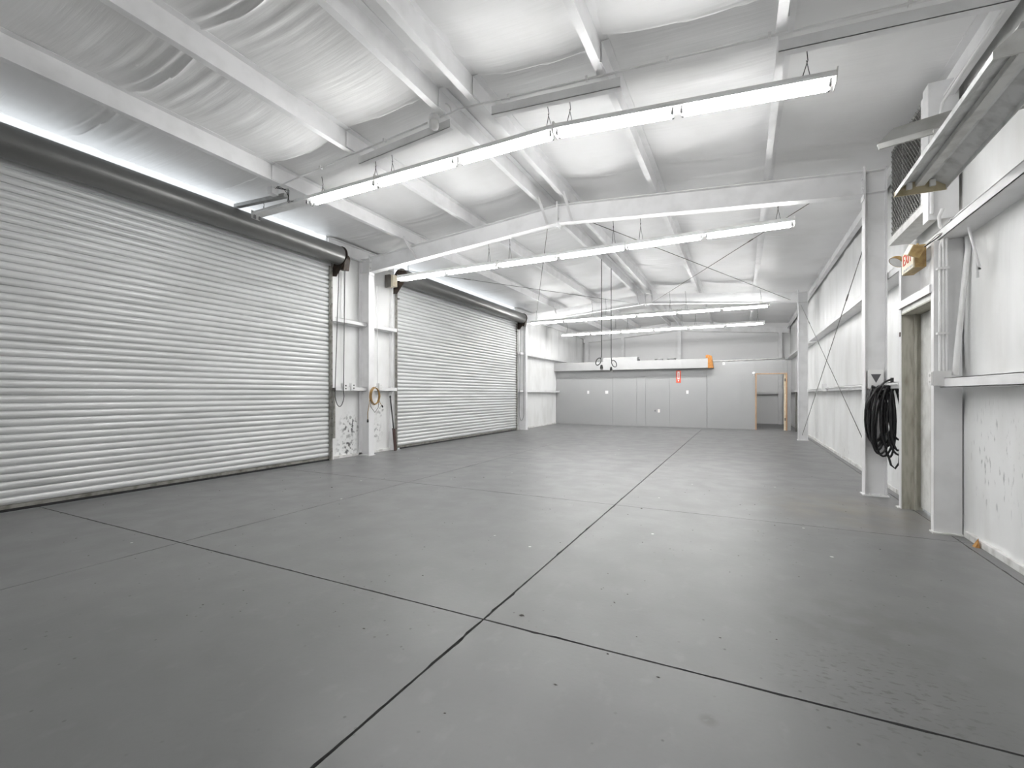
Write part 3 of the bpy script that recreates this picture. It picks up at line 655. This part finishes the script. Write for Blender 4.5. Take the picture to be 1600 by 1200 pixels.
o = MB().tube([(1.725, 5.53, 1.47), (1.74, 5.53, 1.7), (1.815, 5.53, 2.62), (1.82, 5.56, 2.72)], .022, 10).build('leaning_pipe', 'white_paint'); tag(o, 'white pipe leaning up from the electrical box to the girt', 'pipe')
o = MB().tube([(1.74, 5.30, 2.78), (1.735, 5.27, 2.70), (1.745, 5.20, 2.52), (1.75, 5.13, 2.36), (1.75, 5.12, 2.33), (1.75, 5.17, 2.42), (1.77, 5.22, 2.28)], .010, 8).build('loose_cable', 'white_paint'); tag(o, 'loose white cable dangling from the upper girt on right wall', 'cable')
o = MB().tube([(1.66, 5.60, 3.02), (1.64, 5.62, 2.95), (1.64, 5.60, 2.86), (1.66, 5.58, 2.80), (1.68, 5.5, 2.84), (1.72, 5.4, 2.9), (1.76, 5.2, 2.92)], .015, 8).build('bent_conduit', 'white_paint'); tag(o, 'bent white conduit below the fan housing', 'conduit')
o = MB().tube([(1.61, 6.75, 1.415), (1.61, 10.6, 1.425), (1.61, 15.0, 1.42)], .012, 8).build('girt_conduit', 'white_paint'); tag(o, 'thin white conduit along the lower right girt', 'conduit')
t = thing('girt_box', 'small white outlet box halfway along the lower right girt', 'outlet', (1.60, 12.0, 1.43)); MB().box(-.05, .03, -.06, .06, -.07, .09).build('box', 'white_paint', t); MB().box(-.056, -.05, -.045, .045, -.055, .075).build('cover', 'pale_plate', t)

# ------------------------------------------------------------------ exit sign with emergency lamps
t = thing('exit_sign', 'yellowed EXIT sign with two emergency lamp heads above the exit door', 'exit sign', (1.50, 5.93, 2.66))
MB().box(.0, .085, -.18, .19, -.13, .085).build('case', 'yellow_plastic', t)
fc = MB().box(-.012, 0, -.175, .185, -.125, .08).build('face_plate', 'cream_plastic', t)
def text_mesh(s, size, depth):
    c = bpy.data.curves.new('lettering', 'FONT'); c.body = s; c.size = size; c.extrude = depth; c.align_x = 'CENTER'; c.align_y = 'CENTER'
    o = bpy.data.objects.new('lettering', c); COL.objects.link(o); dg = bpy.context.evaluated_depsgraph_get()
    me = bpy.data.meshes.new_from_object(o.evaluated_get(dg)); bpy.data.objects.remove(o); return me
me = text_mesh('EXIT', .135, .002)
me.transform(Matrix.Scale(1.15, 4, (0, 1, 0)))
me.materials.clear(); me.materials.append(M['red_print'])
o = link('lettering', me, fc, (-.014, .005, .0)); o.rotation_euler = (math.radians(90), 0, math.radians(-90))
for k in range(5): MB().box(-.016, -.012, -.15+k*.06, -.15+k*.06+.035, -.11, -.09).build('vent_slot', 'aged_white', t)
# far lamp: bowl opening down-left; near lamp: square head
lh = MB().lathe([(0, .07), (.035, .062), (.062, .035), (.072, 0)], (-.035, .29, .04), (.62, .25, .74), 18).build('lamp_head', 'yellow_plastic', t)
MB().lathe([(0, -.004), (.066, 0)], (-.035, .29, .04), (.62, .25, .74), 18).build('lens', 'pale_plate', lh)
MB().tube([(.04, .19, .07), (.0, .27, .075)], .012, 8).build('arm', 'yellow_plastic', t)
sq = MB().box(-.05, .045, -.05, .05, -.05, .05).build('lamp_head', 'yellow_plastic', t, (-.02, -.25, .01)); sq.rotation_euler = (math.radians(18), math.radians(20), math.radians(12))
MB().box(-.056, -.05, -.045, .045, -.045, .045).build('lens', 'cream_plastic', sq)
MB().tube([(-.01, -.22, .03), (.02, -.18, .09), (.04, -.12, .08)], .012, 8).build('arm', 'yellow_plastic', t)
for k in range(2): MB().tube([(.06, -.18, .05), (.13, -.30, .10+.03*k), (.15, -.42, .12), (.17, -.5, .20)], .006, 6).build('wire', 'aged_white' if k else 'black_rubber', t)

# ------------------------------------------------------------------ wall fan
FY0, FY1, FZ0, FZ1 = 5.93, 6.97, 3.17, 4.20
t = thing('wall_fan', 'large square wall fan behind diamond wire mesh high on the right wall', 'fan', (1.60, (FY0+FY1)/2, FZ0)); hw = (FY1-FY0)/2; hh = FZ1-FZ0
for y0, y1, z0, z1 in ((-hw, -hw+.03, 0, hh), (hw-.03, hw, 0, hh), (-hw, hw, 0, .03), (-hw, hw, hh-.03, hh)):
    MB().box(.0, .62, y0, y1, z0, z1).build('housing_side', 'galvanized', t)
MB().box(-.005, .02, -hw-.10, -hw+.01, -.05, hh+.02).build('frame_board', 'white_paint', t); MB().box(-.02, .18, -hw-.10, hw+.02, -.09, -.01).build('sill_channel', 'aged_white', t)
MB().box(-.02, .0, -hw-.24, -hw-.10, -.22, hh+.05).box(-.02, .2, -hw-.25, -hw-.235, -.22, hh+.05).build('side_channel', 'white_steel', t)
MB().box(.58, .62, -hw, hw, 0, hh).build('back_panel', 'fan_dark', t)
mw = MB(); n = 17; st = hw*2/n
for k in range(-n, n):
    a0 = -hw+k*st
    for s in (1, -1):
        # diagonal wires clipped to the square
        pts = []
        y0_, z0_ = (a0, 0) if s > 0 else (a0, hh)
        tmin = max(0, (-hw-a0)); tmax = min(hh, hw-a0)
        if tmax-tmin > .03:
            f_ = lambda q: (-.004 if s > 0 else .002, a0+q, q if s > 0 else hh-q)
            mw.bar(f_(tmin), f_(tmax), .0045, .0045)
mw.build('wire_mesh', 'mesh_wire', t)
ring = MB().lathe([(.46, .10), (.47, .10), (.47, .40), (.46, .40)], (0, 0, hh/2), (1, 0, 0), 32).build('shroud_ring', 'galvanized', t)
MB().lathe([(0, .12), (.08, .13), (.09, .24), (0, .25)], (0, 0, hh/2), (1, 0, 0), 16).build('hub', 'dark_steel', t)
for k in range(6):
    a = k*math.pi/3; c, s_ = math.cos(a), math.sin(a); pts = []
    for rr, w in ((.08, .05), (.43, .14)):
        for q, dx in ((-w, .16), (w, .25)): pts.append((dx, rr*c - q*s_, hh/2 + rr*s_ + q*c))
    v = [pts[0], pts[1], pts[3], pts[2]]; v2 = [(p[0]+.006, p[1], p[2]) for p in v]
    MB().hexa(v+v2).build('blade', 'galvanized', t)
for q in (-.3, .3): MB().box(.05, .09, q-.02, q+.02, 0, hh).build('strut', 'galvanized', t)

# ------------------------------------------------------------------ unlit reflector fixture and sheet-metal arm by the right wall
t = thing('unlit_reflector_light', 'unlit grey reflector light without tubes hanging high by right wall', 'light fixture', (1.31, 4.05, 3.02), (math.radians(-1.8), 0, 0))
L2 = .85; prof = [(-.165, 0), (-.165, -.035), (-.160, -.035), (-.160, -.002), (-.075, .060), (-.030, .060), (-.030, .020), (.030, .020), (.030, .060), (.075, .060), (.160, -.002), (.160, -.035), (.165, -.035), (.165, 0), (.08, .075), (.06, .12), (-.06, .12), (-.08, .075)]
MB().prism(prof, lambda u, v, q: (u, q, v), -L2, L2).build('reflector', 'reflector_gray', t)
MB().prism([(-.028, .018), (.028, .018), (.035, .05), (-.035, .05)], lambda u, v, q: (u, q, v), -L2, L2).build('ballast_cover', 'aged_white', t)
for s in (-1, 1):
    e_ = MB().prism([(-.168, -.040), (.168, -.040), (.168, .0), (.08, .08), (-.08, .08), (-.168, .0)], lambda u, v, q: (u, q, v), s*L2-.006, s*L2+.006).build('end_plate', 'tan_edge' if s > 0 else 'aged_white', t)
    for dx in (-.075, .075): MB().box(dx-.018, dx+.018, s*(L2-.02)-.012, s*(L2-.02)+.012, .0, .05).build('lamp_holder', 'pale_plate', t)
MB().box(-.05, .05, .36, .44, .11, .24).build('mount_block', 'aged_white', t)
MB().box(.04, .30, -L2-.05, -L2+.04, .0, .10).build('bracket_box', 'aged_white', t)
t = thing('sheet_metal_arm', 'grey sheet-metal arm from right wall above the unlit reflector light', 'metal arm', (1.84, 4.5, 3.36))
poly = [(0, .085), (.012, .085), (.012, -.02), (-.05, -.085), (-.06, -.08), (0, -.015)]
v = []
for (u, q) in poly: v.append((-.80+(-.10 if q < 0 else 0), u-.02, q-.10))
for (u, q) in poly: v.append((0, u-.02, q+.01))
n = len(poly)
MB().add(v, [tuple(range(n))[::-1], tuple(range(n, 2*n))] + [(i, (i+1) % n, n+(i+1) % n, n+i) for i in range(n)]).build('arm_sheet', 'dull_sheet', t)
MB().box(-.03, .0, -.1, .1, -.12, .14).build('wall_plate', 'galvanized', t)
# eave conduit on right
o = MB().tube([(1.70, YB+.2, 4.08), (1.70, 5.2, 4.08), (1.66, 5.6, 4.0), (1.60, 5.66, 3.4), (1.60, 5.66, 3.0)], .014, 8).build('eave_conduit', 'white_paint'); tag(o, 'white conduit along the right eave dropping beside the fan', 'conduit')

# ------------------------------------------------------------------ charger and coiled cable on the right column
t = thing('wall_charger', 'white wall box with dark grey triangle on the right steel column', 'charger', (1.512, F1-.004, 1.485))
def rrect(w, h, r, n=5):
    out = []
    for cx, cz, a0 in ((w/2-r, h/2-r, 0), (-w/2+r, h/2-r, 90), (-w/2+r, -h/2+r, 180), (w/2-r, -h/2+r, 270)):
        out += [(cx+r*math.cos(math.radians(a0+k*90/n)), cz+r*math.sin(math.radians(a0+k*90/n))) for k in range(n+1)]
    return out
MB().prism(rrect(.16, .25, .025), lambda u, v, q: (u, q, v), -.08, 0).build('case', 'pale_plate', t)
MB().prism(rrect(.15, .24, .03), lambda u, v, q: (u, q, v), -.09, -.08).build('front_cover', 'pale_plate', t)
MB().prism([(-.052, .065), (.052, .065), (0, -.045)], lambda u, v, q: (u, q, v), -.093, -.09).build('triangle_badge', 'dark_gray', t)
MB().lathe([(.02, 0), (.02, -.04), (.012, -.05)], (-.03, -.04, -.125), n=10).build('cable_gland', 'pale_plate', t)
t = thing('coiled_cable', 'thick black cable coiled in long loops on the right steel column', 'cable', (1.585, F1-.15, 1.40))
r_ = random.Random(3)
for k in range(13):
    cx = -.10+.018*k+r_.uniform(-.012, .012); w = .055+r_.uniform(0, .055); zt_ = -.01+r_.uniform(-.02, .02); zb = -.66-r_.uniform(0, .24); cy = r_.uniform(-.05, .05); tw = r_.uniform(-.05, .05)
    pts = []
    for a in np.linspace(0, 2*math.pi, 28)[:-1]:
        s_ = math.sin(a); c_ = math.cos(a); pts.append((cx + w*c_*(1-.35*(s_ > 0)*s_) + tw*(s_*.5-.5), cy+.035*c_, (zt_+zb)/2 + (zt_-zb)/2*math.copysign(abs(s_)**.8, s_)))
    MB().tube(pts, .0125, 7, closed=True).build('loop', 'black_rubber', t)
MB().tube([(-.118, .03, -.05), (-.125, -.02, .0), (-.09, -.07, -.02), (-.17, -.05, -.20), (-.185, -.03, -.30), (-.15, -.03, -.30), (-.10, -.05, -.05), (-.06, -.05, -.01)], .0125, 7).build('lead', 'black_rubber', t)
MB().tube([(.03, -.02, -.85), (.06, -.02, -.98), (.10, -.02, -1.02), (.14, -.02, -.95), (.15, -.01, -.80)], .0125, 7).build('lower_loop', 'black_rubber', t)
MB().box(.06, .085, -.03, .02, -.12, .10).box(-.06, .085, -.02, .01, -.03, .0).build('hook', 'black_plastic', t)
MB().tube([(.06, -.02, .08), (.0, -.03, .05), (-.06, -.02, -.02)], .012, 7).build('plug_tail', 'black_rubber', t)
MB().box(-.12, .085, .01, .13, -.05, -.03).build('hook_arm', 'white_steel', t)

# ------------------------------------------------------------------ things on the left column and pier
t = thing('yellow_cord_coil', 'coil of yellow-brown extension cord hanging on the left steel column', 'extension cord', (-6.965, 7.39, 1.43))
r_ = random.Random(5)
for k in range(6):
    ry = .135+r_.uniform(-.02, .012); rz = .18+r_.uniform(-.015, .015); oz = -.18+r_.uniform(-.01, .01)
    MB().tube([(.01+.008*k, ry*math.cos(a)+r_.uniform(-.003, .003), oz+rz*math.sin(a)) for a in np.linspace(0, 2*math.pi, 26)[:-1]], .0075, 6, closed=True).build('loop', 'cord_yellow', t)
MB().tube([(.03, -.13, -.15), (.03, -.12, -.40), (.03, 0, -.52), (.03, .10, -.42), (.03, .13, -.2)], .006, 6).build('slack_loop', 'dark_steel', t)
MB().tube([(.03, -.14, -.15), (.03, -.165, -.35), (.03, -.21, -.52), (.03, -.205, -.66)], .006, 6).build('cord_end', 'cord_yellow', t)
MB().lathe([(0, .03), (.015, .02), (.02, -.02), (.016, -.04), (0, -.04)], (.03, -.205, -.68), n=8).build('plug', 'black_plastic', t)
MB().tube([(.03, .13, -.25), (.03, .16, -.33), (.03, .21, -.38)], .006, 6).build('cord_end', 'cord_yellow', t); MB().lathe([(0, .03), (.016, .02), (.016, -.03), (0, -.03)], (.03, .225, -.40), (0, .6, -.8), 8).build('socket_end', 'black_plastic', t)
MB().tube([(-.04, 0, -.0), (.05, 0, -.0), (.06, 0, .03)], .008, 6).build('hook', 'galvanized', t)
o = MB().tube([(XL+.06, 6.86, 1.45), (XL+.06, 6.86, 3.9), (XL+.06, 6.80, 4.0)], .013, 8).build('wall_conduit', 'white_paint'); tag(o, 'white vertical conduit on the pier between roll-up doors', 'conduit')
o = MB().tube([(-6.98, 7.52, 1.45), (-6.98, 7.50, 3.6)], .008, 6).build('column_cable', 'white_paint'); tag(o, 'thin white cable running up the left steel column', 'cable')
for y, z, lab, c_ in ((6.72, 1.43, 'white outlet box with dark socket on the lower left girt', 'black_plastic'), (6.93, 1.44, 'white outlet box below the vertical conduit on left girt', 'dark_gray'), (7.72, 1.45, 'white junction box right of the yellow cord coil', 'aged_white')):
    t = thing('outlet_box', lab, 'outlet', (XL+.22, y, z)); MB().box(-.05, .03, -.05, .05, -.07, .08).build('box', 'white_paint', t); MB().box(.03, .034, -.042, .042, -.06, .07).build('cover', 'pale_plate', t)
    for dz in (-.025, .035): MB().box(.034, .038, -.014, .014, dz-.014, dz+.014).build('socket', c_, t)
t = thing('lock_bar', 'dark steel slotted bar standing against the pier beside nearer roll-up door', 'steel bar', (XL+.17, 6.50, .43)); MB().box(-.01, .01, -.022, .022, 0, .97).build('bar', 'guide_steel', t); MB().box(-.012, .025, -.03, .03, .93, .99).build('cap', 'dark_steel', t)
t = thing('leaning_board', 'dark brown board leaning in the jamb of the farther roll-up door', 'board', (XL+.24, 8.20, 0), (0, math.radians(-5), 0)); MB().prism([(-.03, 0), (.03, 0), (.045, .5), (-.045, .52)], lambda u, v, q: (-.012+q, u, v), 0, .02).build('blade', 'rust_brown', t); MB().tube([(0, -.01, .50), (0, -.05, 1.22)], .014, 8).build('shaft', 'black_plastic', t); MB().lathe([(0, .03), (.02, .02), (.02, -.02), (0, -.03)], (0, -.05, 1.24), n=8).build('knob', 'black_plastic', t)
t = thing('door_motor_box', 'pale switch box with dark bracket at top of farther roll-up door', 'switch box', (XL+.16, 8.12, 3.74)); MB().box(-.08, .10, -.02, .12, 0, .26).build('box', 'cream_plastic', t); MB().box(-.1, .04, -.07, -.02, -.02, .26).build('bracket', 'dark_steel', t); MB().tube([(.05, .12, .2), (.1, .2, .25), (.12, .24, .16), (.1, .2, .05), (.06, .14, .02)], .010, 6).build('wire', 'black_rubber', t); MB().tube([(.02, .06, 0), (.03, .05, -.5), (.0, .08, -1.6), (.03, .05, -2.6)], .010, 6).build('drop_wire', 'white_paint', t)

# ------------------------------------------------------------------ litter
o = MB().add([(1.797, 5.26, .0), (1.755, 5.275, 0), (1.76, 5.235, 0), (1.79, 5.225, 0), (1.792, 5.265, .075), (1.775, 5.235, .03)], [(0,3,2,1), (0,1,4), (1,2,5,4), (2,3,5), (3,0,4,5)]).build('foam_scrap', 'orange_foam'); tag(o, 'torn orange foam scrap at the base of the right wall', 'scrap')
mb = MB(); r_ = random.Random(9)
for k in range(260):
    x = r_.uniform(-6.9, 1.6); y = r_.uniform(1.4, 9); s_ = r_.uniform(.003, .008)
    if k < 5: x, y = ((-1.16, 2.44), (-1.02, 5.32), (-5.1, 4.6), (-4.0, 6.0), (-3.6, 6.2))[k]; s_ = .014
    v = [(x+r_.uniform(.5, 1.2)*s_*math.cos(a)*1.4, y+r_.uniform(.5, 1.2)*s_*math.sin(a), 0.0005) for a in np.linspace(0, 2*math.pi, 6)[:-1]]
    mb.add(v + [(x, y, s_*.5)], [(i, (i+1) % 5, 5) for i in range(5)])
o = mb.build('floor_grit', 'grit'); tag(o, 'scattered dark grit and paint chips on the grey floor', 'grit', kind='stuff')
